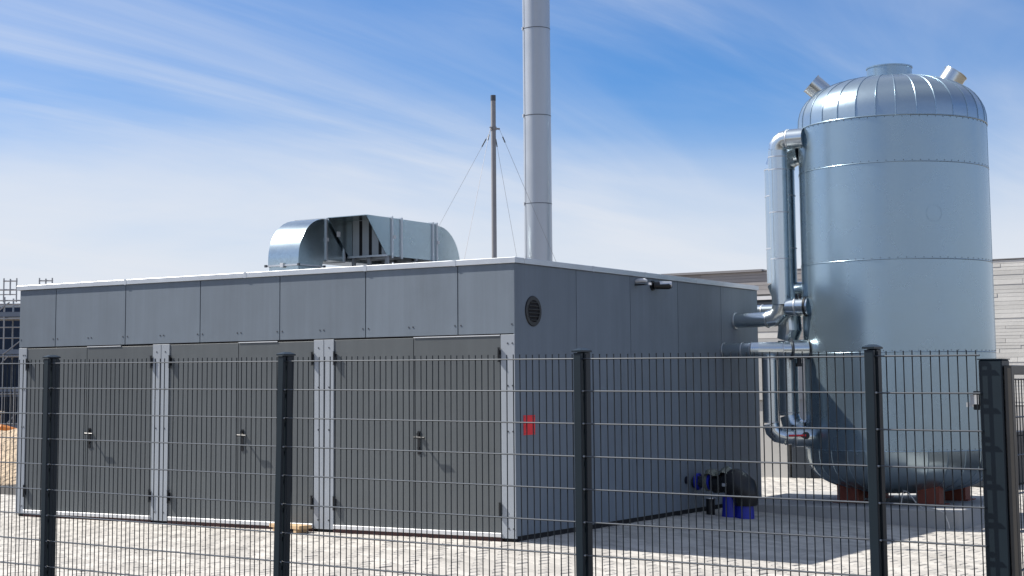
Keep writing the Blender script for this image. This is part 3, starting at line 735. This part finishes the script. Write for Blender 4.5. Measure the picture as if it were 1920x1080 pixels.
Cn = thing('dark_skip', 'low dark steel container on the paving behind the tank', 'container')
bxo('container_body', (-1.84, 1.9, 12.3, 14.2, -.12, .72), 'navy', Cn, bevel=.02)
bxo('container_rim', (-1.86, 1.92, 12.28, 14.22, .722, .78), 'navy', Cn)
for x_ in (-1.5, -.7, .1, .9, 1.7): bxo('container_rib', (x_-.04, x_+.04, 12.26, 12.297, -.1, .72), 'navy', Cn)
for x_ in (-1.6, 1.5): bxo('container_skid', (x_, x_+.15, 12.4, 14.1, -.2, -.122), 'navy', Cn)
# pallet stack seen through the gate
pr = thing('block_pallet', 'pallet of tan blocks behind the open gate leaf', 'pallet', (4.9, 13.6, gz(5)))
for x_ in (-.55, -.05, .45): bxo('runner', (x_, x_+.1, -.5, .5, 0, .1), 'wood', pr)
for k in range(7): bxo('slat', (-.6, .6, -.5+.145*k, -.5+.145*k+.11, .101, .123), 'wood', pr)
for r_ in range(4):
    for q in range(4):
        for d_ in range(2): bxo('block', (-.58+.295*q, -.58+.295*q+.285, -.48+.48*d_, -.01+.48*d_, .125+.165*r_, .125+.165*r_+.158), 'brick', pr, bevel=.006)
bt = thing('timber_stack', 'reddish timber boards stacked on the tan blocks', 'timber', (4.9, 13.6, gz(5)+.79))
for k in range(3): bxo('board', (-.8, .75, -.45+.3*k, -.2+.3*k, 0, .06), 'rust', bt)
for k in range(3): bxo('board', (-.7, .85, -.42+.3*k, -.17+.3*k, .062, .12), 'wood', bt)

# ------------------------------------------------------------------ background left: site behind the building
dirv = Vector((rt.x, rt.y, 0)); fdir = Vector((fw.x, fw.y, 0)).normalized()
ang = math.atan2(dirv.y, dirv.x)
org = Vector((-26.75, 15.5, 0))
NB = thing('shell_building', 'dark navy netted building shell behind the scaffold at far left', 'building', org+fdir*1.6, ang)
bxo('netted_wall', (-6, 9, 0, 6, -.5, 4.05), 'net', NB)
for k in range(4): bxo('floor_edge', (-6.02, 9.02, -.05, -.002, .3+1.15*k, .42+1.15*k), 'deck', NB)
SC = thing('scaffold', 'steel tube scaffold with decks and guard rails at far left', 'scaffold', org, ang)
def tube(a, b_, r=.026, name='ledger', mt='steel', parent=SC): return obj(name, MB().sweep([a, b_], r, 8).mesh(name, mt), parent)
for x_ in (-3.6, -1.6, .15, .72, 2.1, 3.2):
    for y_ in (0, .8): tube((x_, y_, -.4), (x_, y_, 4.25), name='standard')
for lv in (.55, 1.6, 2.65, 3.7, 4.1):
    for y_ in (0, .8): tube((-4, y_, lv-.06), (4, y_, lv-.06))
    if lv < 4: bxo('deck_board', (-4, 4, .03, .77, lv, lv+.05), 'deck', SC); bxo('toe_board', (-4, 4, -.03, -.005, lv, lv+.13), 'deck', SC)
for lv in (2.65, 3.7):
    for q in (.45, .75): tube((-4, 0, lv+q), (4, 0, lv+q), .02, 'guard_rail')
for x_ in (-3.6, -1.6, .15): tube((x_, -.03, .55), (x_+1.9, -.03, 2.6), .02, 'brace'); tube((x_, -.03, 2.65), (x_+1.9, -.03, 4.1), .02, 'brace')
for x_ in (.12, 1.12):
    for dx in (0, .36): tube((x_+dx, .0, 4.1), (x_+dx, .0, 4.78), .02, 'frame_post')
    tube((x_-.02, 0, 4.7), (x_+.38, 0, 4.7), .018, 'frame_rail'); tube((x_+.18, 0, 4.3), (x_+.18, 0, 4.76), .022, 'frame_post')
for q in (4.32, 4.46): tube((-1.5, 0, q), (.5, 0, q), .015, 'guard_rail')
# mound of spoil
mb = MB(); nx, ny = 70, 36; mr_ = random.Random(2)
from mathutils import noise as mnoise
mc = Vector((-19.5, 9.0, 0))
for j in range(ny+1):
    for i in range(nx+1):
        u, v_ = -9+18*i/nx, -4.2+8.4*j/ny
        p = mc+dirv*u+fdir*v_
        e = max(0, 1-(abs(u)/9)**3)*max(0, 1-(v_/4.2)**2)
        h = 1.25*e*(.8+.25*mnoise.noise(Vector((p.x*.35, p.y*.35, 0))))+.16*e*mnoise.noise(Vector((p.x*1.4, p.y*1.4, 3)))+.09*e*mnoise.noise(Vector((p.x*4, p.y*4, 7)))
        mb.v.append((p.x, p.y, -.36+max(0, h)))
mb.f = [(j*(nx+1)+i, j*(nx+1)+i+1, (j+1)*(nx+1)+i+1, (j+1)*(nx+1)+i) for j in range(ny) for i in range(nx)]
obj('earth_mound', mb.mesh('earth_mound', 'mound', sharp=80), kind='structure')
# small orange digger parked behind the mound
dg = thing('mini_digger', 'small orange and cream digger parked behind the earth mound', 'digger', Vector((-23.2, 11.6, -.34)), ang)
dg.scale = (.8, .8, .8)
for y_ in (-.55, .35):
    tr = MB().prism([(-.8+.2*math.cos(a), .2+.2*math.sin(a)) for a in [R(90+18*k) for k in range(11)]]+[(.8+.2*math.cos(a), .2+.2*math.sin(a)) for a in [R(-90+18*k) for k in range(11)]], 'y', y_, y_+.28)
    obj('track', tr.mesh('track', 'black'), dg)
bxo('chassis', (-.6, .6, -.5, .6, .38, .62), 'navy', dg, bevel=.03)
bxo('engine_cover', (-.95, .25, -.55, .65, .64, 1.28), 'orange', dg, bevel=.08)
cabn = bxo('cab', (.0, .85, -.2, .62, 1.0, 1.75), 'cream', dg, bevel=.05)
bxo('cab_window', (.1, .75, -.215, -.203, 1.3, 1.68), 'glass', cabn)
bxo('cab_roof', (-.08, .95, -.28, .7, 1.752, 1.83), 'cream', dg, bevel=.02)
obj('boom', MB().sweep([(.6, -.35, .9), (1.2, -.35, 1.35), (1.75, -.35, 1.2)], [.11, .1, .08], 10).mesh('boom', 'orange'), dg)
obj('dipper', MB().sweep([(1.7, -.35, 1.22), (2.05, -.35, .8)], [.08, .06], 10).mesh('dipper', 'orange'), dg)
obj('bucket', MB().prism([(1.9, .8), (2.25, .75), (2.3, .45), (2.05, .35), (1.85, .5)], 'y', -.55, -.15).mesh('bucket', 'black'), dg)
# site fence panel behind
sf = thing('site_fence', 'grey wire site fence panel between the earth mound and scaffold', 'fence', Vector((-24.3, 14.0, -.34)), ang)
for x_ in (-3, 0, 3): tube((x_, 0, 0), (x_, 0, 2.05), .025, 'post', 'steel', sf)
for z_ in (.15, 1.1, 2.03): tube((-3, 0, z_), (3, 0, z_), .018, 'rail', 'steel', sf)
vm_ = MB().sweep([(0, 0, .15), (0, 0, 2.03)], .006, 5).mesh('wire', 'steel')
for k in range(40): obj('wire', vm_, sf, loc=(-2.9+.147*k, 0, 0))
